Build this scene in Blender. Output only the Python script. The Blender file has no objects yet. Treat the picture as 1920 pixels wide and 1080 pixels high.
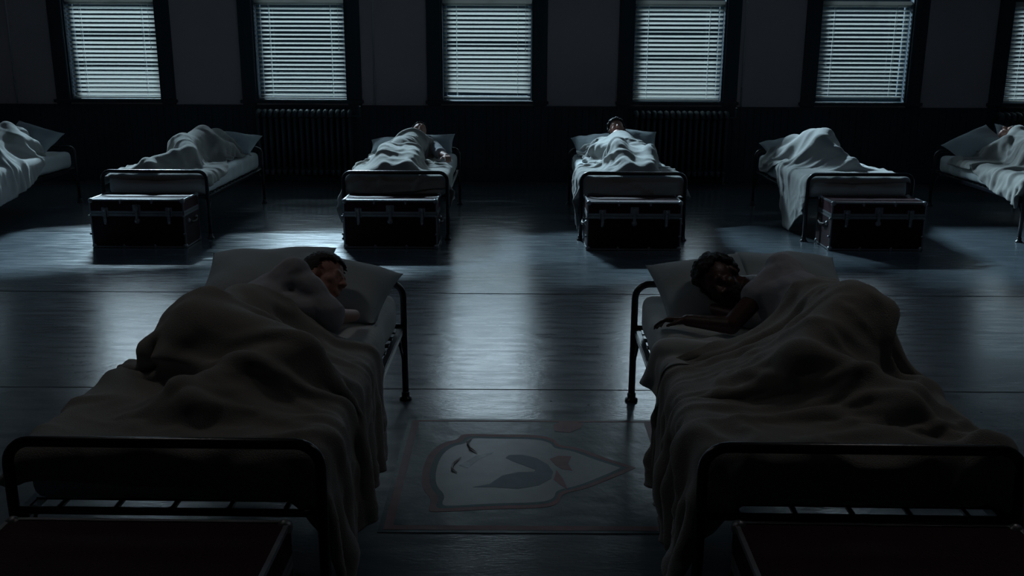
import bpy, bmesh, math, random
import numpy as np
from mathutils import Vector, Matrix

S = bpy.context.scene
COL = S.collection
PI = math.pi

# ------------------------------------------------------------------ camera
CH, PITCH, YAW, ROLL, FPX = 1.834, .2532, -.0022, .0044, 1801.1
cam_d = bpy.data.cameras.new('camera')
cam_d.sensor_width = 36
cam_d.lens = FPX / 1920 * 36
cam_d.clip_start = .05
cam_d.clip_end = 200
cam = bpy.data.objects.new('camera', cam_d)
COL.objects.link(cam)
_r0 = Vector((math.cos(YAW), -math.sin(YAW), 0))
_h = Vector((math.sin(YAW), math.cos(YAW), 0))
_zz = Vector((0, 0, 1))
_f = _h * math.cos(PITCH) - _zz * math.sin(PITCH)
_u = _h * math.sin(PITCH) + _zz * math.cos(PITCH)
_R = _r0 * math.cos(ROLL) + _u * math.sin(ROLL)
_U = _u * math.cos(ROLL) - _r0 * math.sin(ROLL)
cam.matrix_world = Matrix(((_R.x, _U.x, -_f.x, 0), (_R.y, _U.y, -_f.y, 0), (_R.z, _U.z, -_f.z, CH), (0, 0, 0, 1)))
S.camera = cam

# ------------------------------------------------------------------ colour management
S.view_settings.view_transform = 'Standard'
S.view_settings.look = 'None'
S.view_settings.gamma = 1
S.view_settings.use_curve_mapping = False
S.view_settings.exposure = 0
S.cycles.use_denoising = True
S.cycles.max_bounces = 7
S.cycles.transparent_max_bounces = 24
S.cycles.sample_clamp_indirect = 2.0
S.cycles.caustics_reflective = False
S.cycles.caustics_refractive = False

# ------------------------------------------------------------------ sky: dim blue night, darker at the horizon
w = bpy.data.worlds.new('night_sky')
S.world = w
w.use_nodes = True
nt = w.node_tree
nt.nodes.clear()
out = nt.nodes.new('ShaderNodeOutputWorld')
bg = nt.nodes.new('ShaderNodeBackground')
tc = nt.nodes.new('ShaderNodeTexCoord')
sep = nt.nodes.new('ShaderNodeSeparateXYZ')
rmp = nt.nodes.new('ShaderNodeValToRGB')
nt.links.new(tc.outputs['Generated'], sep.inputs[0])
nt.links.new(sep.outputs['Z'], rmp.inputs[0])
e = rmp.color_ramp.elements
e[0].position = 0.0
e[0].color = (.004, .008, .012, 1)
e[1].position = 1.0
e[1].color = (.05, .08, .12, 1)
for pos, c in ((.14, (.012, .022, .032, 1)), (.24, (2.6, 3.5, 4.3, 1)), (.30, (5.2, 6.1, 6.8, 1)), (.42, (3.6, 4.5, 5.3, 1)), (.50, (.3, .4, .52, 1)), (.7, (.10, .14, .20, 1))):
    k = e.new(pos)
    k.color = c
nt.links.new(rmp.outputs[0], bg.inputs[0])
bg.inputs[1].default_value = 1.0
nt.links.new(bg.outputs[0], out.inputs[0])

# ------------------------------------------------------------------ the light outside the windows: a long lamp row high beyond the wall
WY = 12.79            # inner plane of the window wall
TB = 2.32             # bottom of the clear upper sash
ld = bpy.data.lights.new('yard_floodlight_row', 'AREA')
ld.shape = 'RECTANGLE'
ld.size = 16
ld.size_y = .5
ld.energy = 88000
ld.color = (.66, .86, 1.0)
lo = bpy.data.objects.new('yard_floodlight_row', ld)
COL.objects.link(lo)
lo.location = (-14.5, 45, (45 - 9.45) * .68)
_d = Vector((0, 8.5, 0)) - lo.location
lo.rotation_euler = _d.to_track_quat('-Z', 'Y').to_euler()
# faint fill lamps, added out of view under the ceiling, are built below

# ------------------------------------------------------------------ materials
def node_mat(name, color, rough=.8, metal=0, bump=None, var=None, spec=.5, sheen=0, trans=None):
    """bump=(scale,strength,stretch xyz)  var=(scale,amount,stretch)"""
    m = bpy.data.materials.new(name)
    m.use_nodes = True
    t = m.node_tree
    b = t.nodes['Principled BSDF']
    b.inputs['Base Color'].default_value = (*color, 1)
    b.inputs['Roughness'].default_value = rough
    b.inputs['Metallic'].default_value = metal
    b.inputs['Specular IOR Level'].default_value = spec
    if sheen:
        b.inputs['Sheen Weight'].default_value = sheen
        b.inputs['Sheen Roughness'].default_value = .5
    co = t.nodes.new('ShaderNodeTexCoord')
    if var:
        mp = t.nodes.new('ShaderNodeMapping')
        mp.inputs['Scale'].default_value = var[2]
        n = t.nodes.new('ShaderNodeTexNoise')
        n.inputs['Scale'].default_value = var[0]
        n.inputs['Detail'].default_value = 6
        r = t.nodes.new('ShaderNodeMix')
        r.data_type = 'RGBA'
        lo_, hi_ = [max(0, c * (1 - var[1])) for c in color], [min(1, c * (1 + var[1])) for c in color]
        r.inputs['A'].default_value = (*lo_, 1)
        r.inputs['B'].default_value = (*hi_, 1)
        t.links.new(co.outputs['Object'], mp.inputs[0])
        t.links.new(mp.outputs[0], n.inputs['Vector'])
        t.links.new(n.outputs['Fac'], r.inputs['Factor'])
        t.links.new(r.outputs['Result'], b.inputs['Base Color'])
    if bump:
        mp = t.nodes.new('ShaderNodeMapping')
        mp.inputs['Scale'].default_value = bump[2]
        n = t.nodes.new('ShaderNodeTexNoise')
        n.inputs['Scale'].default_value = bump[0]
        n.inputs['Detail'].default_value = 4
        bp = t.nodes.new('ShaderNodeBump')
        bp.inputs['Strength'].default_value = bump[1]
        bp.inputs['Distance'].default_value = .01
        t.links.new(co.outputs['Object'], mp.inputs[0])
        t.links.new(mp.outputs[0], n.inputs['Vector'])
        t.links.new(n.outputs['Fac'], bp.inputs['Height'])
        t.links.new(bp.outputs[0], b.inputs['Normal'])
    if trans:
        tr = t.nodes.new('ShaderNodeBsdfTranslucent')
        tr.inputs[0].default_value = (*trans[1], 1)
        mx = t.nodes.new('ShaderNodeMixShader')
        mx.inputs[0].default_value = trans[0]
        o = t.nodes['Material Output']
        t.links.new(b.outputs[0], mx.inputs[1])
        t.links.new(tr.outputs[0], mx.inputs[2])
        t.links.new(mx.outputs[0], o.inputs[0])
    return m

ONE = (1, 1, 1)
M = {}
M['plaster'] = node_mat('wall_plaster', (.62, .53, .55), .9, bump=(30, .25, ONE), var=(1.5, .12, ONE))
M['ceiling'] = node_mat('ceiling_paint', (.22, .24, .26), .95, var=(1, .1, ONE))
M['dark_wood'] = node_mat('dark_painted_wood', (.026, .048, .068), .55, bump=(8, .3, (8, 8, .6)), var=(3, .4, (6, 6, .5)))
M['wainscot'] = node_mat('dark_wainscot_paint', (.030, .060, .088), .6, bump=(10, .25, ONE), var=(3, .3, ONE))
M['metal_black'] = node_mat('black_enamelled_steel', (.008, .010, .016), .28, spec=.6, bump=(60, .08, ONE))
M['sheet'] = node_mat('white_cotton_sheet', (.54, .59, .60), .95, bump=(14, .35, (1, 2.5, 1)), var=(4, .06, ONE), sheen=.1)
M['pillow'] = node_mat('grey_white_pillowcase', (.38, .45, .48), .95, bump=(16, .4, ONE), var=(5, .07, ONE), sheen=.1)
M['blanket'] = node_mat('grey_beige_wool_blanket', (.33, .33, .31), 1.0, bump=(240, .45, ONE), var=(6, .10, ONE), sheen=.25)
M['blanket_light'] = node_mat('pale_wool_blanket', (.40, .41, .40), 1.0, bump=(240, .45, ONE), var=(6, .08, ONE), sheen=.25)
M['steel'] = node_mat('worn_steel_trim', (.27, .29, .31), .42, .65, bump=(40, .3, ONE), var=(20, .3, ONE))
M['trunk'] = node_mat('maroon_black_vulcanised_fibre', (.018, .005, .010), .60, spec=.25, bump=(120, .35, ONE), var=(6, .3, ONE))
M['trunk_lid'] = node_mat('maroon_trunk_lid', (.034, .006, .013), .62, spec=.2, bump=(120, .3, ONE), var=(6, .3, ONE))
M['leather'] = node_mat('black_leather_handle', (.012, .010, .010), .5, bump=(60, .4, ONE))
M['iron'] = node_mat('painted_cast_iron', (.07, .10, .12), .5, bump=(30, .35, ONE))
M['chrome'] = node_mat('bright_valve_metal', (.8, .8, .8), .15, 1.0, var=(20, .05, ONE))
M['slat'] = node_mat('aged_blind_slat', (.55, .58, .56), .6, var=(9, .10, (1, 20, 20)), trans=(.37, (.72, .69, .66)))
M['shade'] = node_mat('dark_green_blocking_cloth', (.010, .016, .016), .9, bump=(200, .2, ONE))  # cloth of the added light-blocking shades, out of view
M['cord'] = node_mat('white_blind_cord', (.75, .78, .76), .9, bump=(200, .3, ONE), trans=(.4, (.8, .85, .85)))
M['pipe'] = node_mat('grey_painted_pipe', (.60, .58, .60), .5, bump=(30, .2, ONE))
M['skin_fair'] = node_mat('fair_skin', (.46, .25, .20), .55, bump=(120, .15, ONE), var=(20, .08, ONE))
M['skin_dark'] = node_mat('dark_brown_skin', (.080, .036, .030), .45, bump=(120, .15, ONE), var=(20, .12, ONE))
M['hair_dark'] = node_mat('near_black_hair', (.008, .008, .010), .6, bump=(90, .9, ONE))
M['hair_brown'] = node_mat('brown_hair', (.030, .021, .016), .55, bump=(60, .9, (1, 1, 6)))
M['shirt'] = node_mat('white_cotton_t_shirt', (.42, .44, .49), .95, bump=(18, .5, ONE), sheen=.1)
M['red_paint'] = node_mat('faded_red_paint', (.13, .026, .028), .5, spec=.2, var=(14, .5, ONE))
M['teal_paint'] = node_mat('dark_teal_paint', (.006, .028, .040), .5, spec=.2, var=(14, .5, ONE))
M['blue_paint'] = node_mat('dark_blue_paint', (.020, .045, .075), .5, spec=.3, var=(14, .5, ONE))
M['grey_paint'] = node_mat('worn_grey_brown_paint', (.066, .064, .070), .38, spec=.4, var=(10, .5, ONE))
M['mat_base'] = node_mat('worn_blue_green_canvas', (.006, .022, .032), .34, spec=.22, bump=(9, .35, ONE), var=(7, .6, ONE))
M['paint_chip'] = node_mat('curled_paint_chip', (.30, .28, .27), .6, var=(20, .3, ONE))

# floor: dark sealed boards, glossy, scratched, with sheet seams
def floor_material():
    m = bpy.data.materials.new('worn_sealed_floor')
    m.use_nodes = True
    t = m.node_tree
    N = t.nodes.new
    Lk = t.links.new
    b = t.nodes['Principled BSDF']
    co = N('ShaderNodeTexCoord')
    def noise(scale, det, st, dist=0):
        mp = N('ShaderNodeMapping')
        mp.inputs['Scale'].default_value = st
        Lk(co.outputs['Object'], mp.inputs[0])
        n = N('ShaderNodeTexNoise')
        n.inputs['Scale'].default_value = scale
        n.inputs['Detail'].default_value = det
        n.inputs['Distortion'].default_value = dist
        Lk(mp.outputs[0], n.inputs['Vector'])
        return n
    grain = noise(3.2, 9, (1.0, 5.5, 1), .4)
    blot = noise(1.1, 6, ONE, .6)
    fine = noise(26, 8, (1, 3.2, 1))
    ramp = N('ShaderNodeValToRGB')
    ramp.color_ramp.elements[0].position = .25
    ramp.color_ramp.elements[0].color = (.070, .090, .108, 1)
    ramp.color_ramp.elements[1].position = .72
    ramp.color_ramp.elements[1].color = (.128, .155, .178, 1)
    mixv = N('ShaderNodeMath'); mixv.operation = 'ADD'
    a1 = N('ShaderNodeMath'); a1.operation = 'MULTIPLY'; a1.inputs[1].default_value = .6
    a2 = N('ShaderNodeMath'); a2.operation = 'MULTIPLY'; a2.inputs[1].default_value = .4
    Lk(grain.outputs['Fac'], a1.inputs[0]); Lk(blot.outputs['Fac'], a2.inputs[0])
    Lk(a1.outputs[0], mixv.inputs[0]); Lk(a2.outputs[0], mixv.inputs[1])
    Lk(mixv.outputs[0], ramp.inputs[0])
    # scuffs: dark specks
    vor = N('ShaderNodeTexVoronoi')
    vor.inputs['Scale'].default_value = 5
    mp = N('ShaderNodeMapping'); mp.inputs['Scale'].default_value = (1, 2.3, 1)
    Lk(co.outputs['Object'], mp.inputs[0]); Lk(mp.outputs[0], vor.inputs['Vector'])
    sp = N('ShaderNodeMath'); sp.operation = 'LESS_THAN'; sp.inputs[1].default_value = .035
    Lk(vor.outputs['Distance'], sp.inputs[0])
    mx = N('ShaderNodeMix'); mx.data_type = 'RGBA'
    mx.inputs['B'].default_value = (.012, .013, .016, 1)
    Lk(sp.outputs[0], mx.inputs['Factor']); Lk(ramp.outputs[0], mx.inputs['A'])
    Lk(mx.outputs['Result'], b.inputs['Base Color'])
    # roughness: smeared
    rr = N('ShaderNodeMapRange')
    rr.inputs['From Min'].default_value = .3; rr.inputs['From Max'].default_value = .7
    rr.inputs['To Min'].default_value = .17; rr.inputs['To Max'].default_value = .27
    Lk(grain.outputs['Fac'], rr.inputs['Value']); Lk(rr.outputs[0], b.inputs['Roughness'])
    b.inputs['Specular IOR Level'].default_value = .62
    bp = N('ShaderNodeBump'); bp.inputs['Strength'].default_value = .22; bp.inputs['Distance'].default_value = .004
    Lk(fine.outputs['Fac'], bp.inputs['Height'])
    bp2 = N('ShaderNodeBump'); bp2.inputs['Strength'].default_value = .35; bp2.inputs['Distance'].default_value = .02
    Lk(blot.outputs['Fac'], bp2.inputs['Height']); Lk(bp.outputs[0], bp2.inputs['Normal'])
    Lk(bp2.outputs[0], b.inputs['Normal'])
    return m
M['floor'] = floor_material()

def glass_material():
    m = bpy.data.materials.new('window_glass')
    m.use_nodes = True
    t = m.node_tree
    t.nodes.clear()
    o = t.nodes.new('ShaderNodeOutputMaterial')
    tr = t.nodes.new('ShaderNodeBsdfTransparent')
    tr.inputs[0].default_value = (.90, .94, .95, 1)
    gl = t.nodes.new('ShaderNodeBsdfGlossy')
    gl.inputs['Roughness'].default_value = .03
    mx = t.nodes.new('ShaderNodeMixShader')
    mx.inputs[0].default_value = .06
    t.links.new(tr.outputs[0], mx.inputs[1])
    t.links.new(gl.outputs[0], mx.inputs[2])
    t.links.new(mx.outputs[0], o.inputs[0])
    return m
M['glass'] = glass_material()

# ------------------------------------------------------------------ object helpers
def link(name, me, m=None, parent=None, smooth=False):
    o = bpy.data.objects.new(name, me)
    COL.objects.link(o)
    if m is not None:
        me.materials.append(m)
    if smooth:
        me.polygons.foreach_set('use_smooth', [True] * len(me.polygons))
    if parent is not None:
        o.parent = parent
    return o

def obj(name, bm, m, parent=None, smooth=False):
    me = bpy.data.meshes.new(name)
    bm.to_mesh(me)
    bm.free()
    return link(name, me, m, parent, smooth)

def np_mesh(name, V, F):
    me = bpy.data.meshes.new(name)
    me.from_pydata([tuple(v) for v in V], [], [tuple(f) for f in F])
    me.update()
    return me

def tag(o, label=None, cat=None, group=None, kind=None):
    if label: o['label'] = label
    if cat: o['category'] = cat
    if group: o['group'] = group
    if kind: o['kind'] = kind
    return o

def thing(name, loc=(0, 0, 0), rz=0, **k):
    o = bpy.data.objects.new(name, None)
    o.empty_display_size = .1
    COL.objects.link(o)
    o.location = loc
    o.rotation_euler = (0, 0, rz)
    return tag(o, **k)

def copy_tree(o, parent=None):
    c = o.copy()
    COL.objects.link(c)
    c.parent = parent
    for ch in list(o.children):
        copy_tree(ch, c)
    return c

def box(bm, x0, x1, y0, y1, z0, z1, bevel=0):
    r = bmesh.ops.create_cube(bm, size=1)
    vs = r['verts']
    for v in vs:
        v.co = Vector(((x0 + x1) / 2 + v.co.x * (x1 - x0), (y0 + y1) / 2 + v.co.y * (y1 - y0), (z0 + z1) / 2 + v.co.z * (z1 - z0)))
    if bevel:
        es = list({e for v in vs for e in v.link_edges})
        bmesh.ops.bevel(bm, geom=es, offset=bevel, segments=2, affect='EDGES', clamp_overlap=True)

def bxs(*boxes, bevel=0):
    bm = bmesh.new()
    for b in boxes:
        box(bm, *b, bevel=bevel)
    return bm

def tube(bm, pts, r, n=10, closed=False, caps=True):
    pts = [Vector(p) for p in pts]
    rs = r if isinstance(r, (list, tuple)) else [r] * len(pts)
    rings = []
    prev = None
    for i, p in enumerate(pts):
        a = pts[(i - 1) % len(pts)] if (closed or i > 0) else p
        b = pts[(i + 1) % len(pts)] if (closed or i < len(pts) - 1) else p
        d = (b - a).normalized()
        if prev is None:
            up = Vector((0, 0, 1)) if abs(d.z) < .9 else Vector((0, 1, 0))
            s = d.cross(up).normalized()
        else:
            s = (prev - d * prev.dot(d)).normalized()
        prev = s
        u = d.cross(s)
        rings.append([bm.verts.new(p + (s * math.cos(2 * PI * k / n) + u * math.sin(2 * PI * k / n)) * rs[i]) for k in range(n)])
    m = len(rings)
    for i in range(m if closed else m - 1):
        A, B = rings[i], rings[(i + 1) % m]
        for k in range(n):
            bm.faces.new((A[k], A[(k + 1) % n], B[(k + 1) % n], B[k]))
    if caps and not closed:
        bm.faces.new(list(reversed(rings[0])))
        bm.faces.new(rings[-1])

def lathe(bm, prof, c, n=20, axis='z'):
    rings = []
    for r, h in prof:
        ring = []
        for k in range(n):
            a = 2 * PI * k / n
            if axis == 'z': p = (c[0] + r * math.cos(a), c[1] + r * math.sin(a), c[2] + h)
            elif axis == 'y': p = (c[0] + r * math.cos(a), c[1] + h, c[2] + r * math.sin(a))
            else: p = (c[0] + h, c[1] + r * math.cos(a), c[2] + r * math.sin(a))
            ring.append(bm.verts.new(p))
        rings.append(ring)
    for A, B in zip(rings, rings[1:]):
        for k in range(n):
            bm.faces.new((A[k], A[(k + 1) % n], B[(k + 1) % n], B[k]))
    bm.faces.new(list(reversed(rings[0])))
    bm.faces.new(rings[-1])
    bmesh.ops.recalc_face_normals(bm, faces=bm.faces[:])

def wob(P, seed, freq, n=6):
    """smooth pseudo noise in about -1..1 for an (N,k) array"""
    r = np.random.RandomState(int(seed) & 0xffff)
    o = np.zeros(len(P))
    for _ in range(n):
        d = r.normal(size=P.shape[1])
        d = d / np.linalg.norm(d) * freq * r.uniform(.6, 1.6)
        o += np.sin(P @ d + r.uniform(0, 6.28))
    return o / n ** .5 * .8

# ------------------------------------------------------------------ the room
XL, XR, YB, YN, ZC = -8.75, 9.35, WY, -3.5, 4.1
SILL, TOP = 1.06, 3.55
WT = .26
WIN = [-7.66, -5.215, -2.78, -.364, 2.114, 4.507, 6.96]   # window centres
HW = .60

tag(obj('floor', bxs((XL, XR, YN, YB + WT, -.12, 0)), M['floor']), kind='structure')
tag(obj('ceiling', bxs((XL, XR, YN, YB + WT, ZC, ZC + .15)), M['ceiling']), kind='structure')
bs = [(XL, XR, YB, YB + WT, 0, SILL - .03), (XL, XR, YB, YB + WT, TOP, ZC)]
xs = [XL] + [v for c in WIN for v in (c - HW, c + HW)] + [XR]
for i in range(0, len(xs), 2):
    bs.append((xs[i], xs[i + 1], YB, YB + WT, SILL - .03, TOP))
tag(obj('wall_back', bxs(*bs), M['plaster']), kind='structure')
tag(obj('wall_left', bxs((XL - .2, XL, YN, YB + WT, 0, ZC)), M['plaster']), kind='structure')
tag(obj('wall_right', bxs((XR, XR + .2, YN, YB + WT, 0, ZC)), M['plaster']), kind='structure')
tag(obj('wall_front', bxs((XL, XR, YN - .2, YN, 0, ZC)), M['plaster']), kind='structure')

# wainscot of narrow upright boards with a cap rail
bm = bmesh.new()
x = XL + .002
while x < XR - .01:
    x2 = min(x + .09, XR - .002)
    box(bm, x + .002, x2 - .002, YB - .024, YB, .17, .955)
    x += .09
tag(obj('trim_1', bm, M['wainscot']), 'dark board wainscot below the windows', kind='structure')
tag(obj('trim_2', bxs((XL, XR, YB - .045, YB, .955, .99), bevel=.006), M['dark_wood']), 'dark cap rail on the wainscot', kind='structure')
tag(obj('baseboard_back', bxs((XL, XR, YB - .032, YB, 0, .17), bevel=.006), M['dark_wood']), kind='structure')

for i, c in enumerate(WIN):
    t = thing('window_%d' % (i + 1), (c, YB, 0), kind='structure')
    x0, x1 = -HW, HW
    obj('casing', bxs((x0 - .18, x0, -.035, 0, .99, TOP + .16), (x1, x1 + .18, -.035, 0, .99, TOP + .16),
                      (x0, x1, -.035, 0, TOP, TOP + .16), bevel=.007), M['dark_wood'], t)
    obj('reveal', bxs((x0, x0 + .022, 0, WT, SILL, TOP), (x1 - .022, x1, 0, WT, SILL, TOP), (x0 + .022, x1 - .022, 0, WT, TOP - .02, TOP)), M['dark_wood'], t)
    obj('window_sill', bxs((x0 - .2, x1 + .2, -.075, -.001, SILL - .045, SILL - .005), (x0 + .001, x1 - .001, -.005, WT, SILL - .03, SILL), bevel=.005), M['dark_wood'], t)
    y0, y1 = .15, .20
    for nm, z0, z1 in (('lower_sash', SILL, TB), ('upper_sash', TB, TOP - .02)):
        bl = [(x0 + .022, x0 + .065, y0, y1, z0, z1), (x1 - .065, x1 - .022, y0, y1, z0, z1),
              (x0 + .065, x1 - .065, y0, y1, z0, z0 + .05), (x0 + .065, x1 - .065, y0, y1, z1 - .04, z1)]
        if nm == 'upper_sash':
            bl.append((-.012, .012, y0 + .01, y1 - .01, z0 + .05, z1 - .04))
        s = obj(nm, bxs(*bl, bevel=.004), M['dark_wood'], t)
        obj('glass_pane', bxs((x0 + .06, x1 - .06, .172, .178, z0 + .045, z1 - .035)), M['glass'], s)

# ------------------------------------------------------------------ venetian blinds
def make_blind(c, tilt, seed, bottom, label, slump=0.0, bot_tilt=0.0, odd=()):
    rnd = random.Random(seed)
    t = thing('window_blind', (c, YB + .062, 0), label=label, cat='blind', group='venetian blinds in the windows')
    hw = HW - .034
    pitch = .0545
    ztop = TB - .055
    obj('head_rail', bxs((-hw - .008, hw + .008, -.03, .03, TB - .04, TB + .005), bevel=.004), M['slat'], t)
    bm = bmesh.new()
    z = ztop
    k = 0
    zs = []
    while z > bottom + .035:
        zs.append(z)
        z -= pitch
    n = len(zs)
    for k, z in enumerate(zs):
        f = k / n
        tl = math.radians(tilt + rnd.uniform(-2.5, 2.5) + bot_tilt * f ** 3)
        if k in odd:
            tl *= .55
        tw = math.radians(rnd.uniform(-2, 2))
        sag = rnd.uniform(-.002, .002)
        sl = slump * max(0, f - .75) * 4
        # a slat: shallow arc section, inner (room-side, -y) edge up, outer edge down
        sec = []
        for j in range(5):
            q = (j / 4 - .5) * .050
            sec.append((q, .0035 * (1 - (q / .025) ** 2)))
        NX = 12
        rows = []
        for a in range(NX + 1):
            X = -hw + 2 * hw * a / NX
            g = tl + tw * (a / NX - .5) * 2
            dz = sag * math.sin(PI * a / NX) + sl * (a / NX - .5) * -.014
            rows.append([bm.verts.new((X, q * math.cos(g) - h_ * math.sin(g), z + dz - q * math.sin(g) + h_ * math.cos(g))) for q, h_ in sec])
        for A, B in zip(rows, rows[1:]):
            for j in range(4):
                bm.faces.new((A[j], B[j], B[j + 1], A[j + 1]))
    s = obj('slats', bm, M['slat'], t, smooth=True)
    so = s.modifiers.new('thick', 'SOLIDIFY')
    so.thickness = .0012
    obj('bottom_rail', bxs((-hw, hw, -.025, .025, bottom, bottom + .018), bevel=.004), M['slat'], t)
    for X in (-hw + .17, hw - .17):
        bm = bmesh.new()
        for yy in (-.027, .027):
            tube(bm, [(X, yy, bottom + .01), (X, yy, TB - .03)], .0014, 6)
        for z in zs:
            tube(bm, [(X, -.026, z + .004), (X, .026, z - .004)], .0009, 5)
            lathe(bm, [(.001, -.006), (.0035, 0), (.001, .006)], (X, -.029, z - .022), 6)
        obj('ladder_cord', bm, M['cord'], t)
    bm = bmesh.new()
    px = hw - .07
    tube(bm, [(px, -.036, TB - .02), (px + .004, -.038, TB - .35), (px, -.036, 1.72)], .0018, 6)
    lathe(bm, [(.002, 0), (.006, -.01), (.007, -.035), (.002, -.04)], (px, -.036, 1.722), 8)
    obj('pull_cord', bm, M['cord'], t)
    return t

make_blind(WIN[0], 50, 1, SILL + .01, 'venetian blind at the left end of the room, beyond the leftmost visible window')
make_blind(WIN[1], 37, 2, SILL + .012, 'leftmost visible venetian blind, slats nearly shut', bot_tilt=12, odd=(7, 14))
make_blind(WIN[2], 27, 3, SILL + .012, 'venetian blind with even narrow slats above the left radiator')
make_blind(WIN[3], 34, 4, SILL + .030, 'middle venetian blind with slumped bottom slats, no radiator beneath', slump=1.2, bot_tilt=16, odd=(9,))
make_blind(WIN[4], 33, 5, SILL + .012, 'venetian blind above the middle radiator, slats half shut', bot_tilt=14, odd=(6, 12))
make_blind(WIN[5], 27, 6, SILL + .055, 'venetian blind with narrow slats stopping short above the sill')
make_blind(WIN[6], 36, 7, SILL + .012, 'rightmost venetian blind cut by the right edge of the view')

# unseen dark shades added to block light through the end windows' upper sashes
for c, lab in ((WIN[0], 'added dark shade blocking light through the upper sash at the left end of the room'), (WIN[6], 'added dark shade blocking light through the upper sash of the rightmost window')):
    t = thing('blocking_shade', (c, YB + .06, 0), label=lab, cat='shade')
    bm = bmesh.new()
    tube(bm, [(-HW + .03, 0, TOP - .06), (HW - .03, 0, TOP - .06)], .022, 12)
    obj('roller', bm, M['dark_wood'], t, smooth=True)
    obj('blocking_cloth', bxs((-HW + .032, HW - .032, .016, .020, TB + .012, TOP - .06)), M['shade'], t)
    obj('hem_bar', bxs((-HW + .032, HW - .032, .010, .026, TB + .008, TB + .034), bevel=.003), M['dark_wood'], t)

# ------------------------------------------------------------------ cast iron radiators
def make_radiator(cx, w_, label):
    t = thing('cast_iron_radiator', (cx, YB - .19, 0), label=label, cat='radiator', group='cast iron radiators under the windows')
    n = 16
    p = w_ / n
    for k in range(n):
        X = -w_ / 2 + p * (k + .5)
        bm = bmesh.new()
        for yy in (-.07, 0, .07):
            pts = [(X, yy, .12), (X, yy, .84)]
            tube(bm, pts, .021, 8)
        # rounded top and bottom links
        for z in (.86, .12):
            pts = [(X, -.085, z - .01), (X, -.075, z + .035), (X, -.04, z + .055), (X, 0, z + .06), (X, .04, z + .055), (X, .075, z + .035), (X, .085, z - .01)]
            tube(bm, pts, [.024, .030, .033, .034, .033, .030, .024], 8)
        if k in (0, n - 1):
            for yy in (-.07, .07):
                tube(bm, [(X, yy, .12), (X, yy, .03), (X, yy, 0)], [.02, .016, .026], 8)
        obj('column', bm, M['iron'], t, smooth=True)
    for z in (.16, .86):
        bm = bmesh.new()
        tube(bm, [(-w_ / 2 + .02, 0, z), (w_ / 2 - .02, 0, z)], .024, 8)
        obj('header_pipe', bm, M['iron'], t, smooth=True)
    bm = bmesh.new()
    tube(bm, [(w_ / 2 - .02, 0, .86), (w_ / 2 + .06, 0, .86), (w_ / 2 + .09, 0, .86), (w_ / 2 + .09, 0, .97)], .014, 8)
    v = obj('valve', bm, M['iron'], t, smooth=True)
    bm = bmesh.new()
    lathe(bm, [(.004, -.012), (.013, -.006), (.014, .004), (.005, .012)], (w_ / 2 + .09, 0, .985), 12)
    obj('valve_knob', bm, M['chrome'], v, smooth=True)
    return t
make_radiator(-2.725, 1.26, 'long cast iron radiator between the second and third beds of the far row')
make_radiator(2.15, 1.24, 'cast iron radiator behind the far bed right of the centre aisle')
make_radiator(6.85, 1.24, 'cast iron radiator at the right edge of the view under the last window')

# ------------------------------------------------------------------ conduits on the wall
def conduit(x, z0, label):
    t = thing('wall_conduit', (x, YB - .02, 0), label=label, cat='pipe', group='thin upright pipes on the wall')
    bm = bmesh.new()
    tube(bm, [(0, 0, z0), (0, 0, ZC)], .011, 10)
    obj('tube', bm, M['pipe'], t, smooth=True)
    for z in (z0 + .25, z0 + 1.3, z0 + 2.3):
        obj('clip', bxs((-.024, .024, -.013, .02, z, z + .022), bevel=.003), M['pipe'], t)
conduit(-6.52, 1.0, 'thin upright pipe on the wall left of the leftmost window')
conduit(-1.83, .995, 'thin upright pipe on the wall left of the middle window')
conduit(2.955, .995, 'pale thin upright pipe right of the window above the middle radiator')

# ------------------------------------------------------------------ unseen fill lamps added under the ceiling to brighten beds and wall
def fill_pendant(x, y, power, label, colr=(1.0, .93, .88)):
    t = thing('fill_lamp', (x, y, ZC), label=label, cat='lamp', group='added fill lamps above the view')
    bm = bmesh.new()
    lathe(bm, [(.06, 0), (.055, -.03), (.012, -.04), (.012, -.42), (.05, -.45), (.20, -.56), (.205, -.57), (.19, -.57), (.05, -.47)], (0, 0, 0), 28)
    obj('shade', bm, M['metal_black'], t, smooth=True)
    l = bpy.data.lights.new('fill_glow', 'AREA')
    l.shape = 'DISK'
    l.size = .34
    l.energy = power
    l.color = colr
    o = bpy.data.objects.new('fill_glow', l)
    COL.objects.link(o)
    o.location = (0, 0, -.60)
    o.parent = t
fill_pendant(-2.2, 4.2, 3.1, 'added fill lamp high above the front left bed')
fill_pendant(2.2, 4.2, 3.1, 'added fill lamp high above the front right bed')
fill_pendant(-3.3, 7.6, 3.0, 'added fill lamp high above the aisle floor on the left', (.38, .68, 1.0))
fill_pendant(3.3, 7.6, 3.0, 'added fill lamp high above the aisle floor on the right', (.38, .68, 1.0))

# ------------------------------------------------------------------ beds
BW, BL, BH = .485, 2.02, .65
def u_frame(y, h, r=.0175):
    R = .075
    pts = [(-BW, y, .012), (-BW, y, .3), (-BW, y, h - R - r)]
    for k in range(1, 7):
        a = PI - k / 6 * PI / 2
        pts.append((-BW + R + R * math.cos(a), y, h - r - R + R * math.sin(a)))
    pts.append((0, y, h - r))
    for k in range(0, 7):
        a = PI / 2 - k / 6 * PI / 2
        pts.append((BW - R + R * math.cos(a), y, h - r - R + R * math.sin(a)))
    pts += [(BW, y, .3), (BW, y, .012)]
    bm = bmesh.new()
    tube(bm, pts, r, 14)
    return bm

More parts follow.
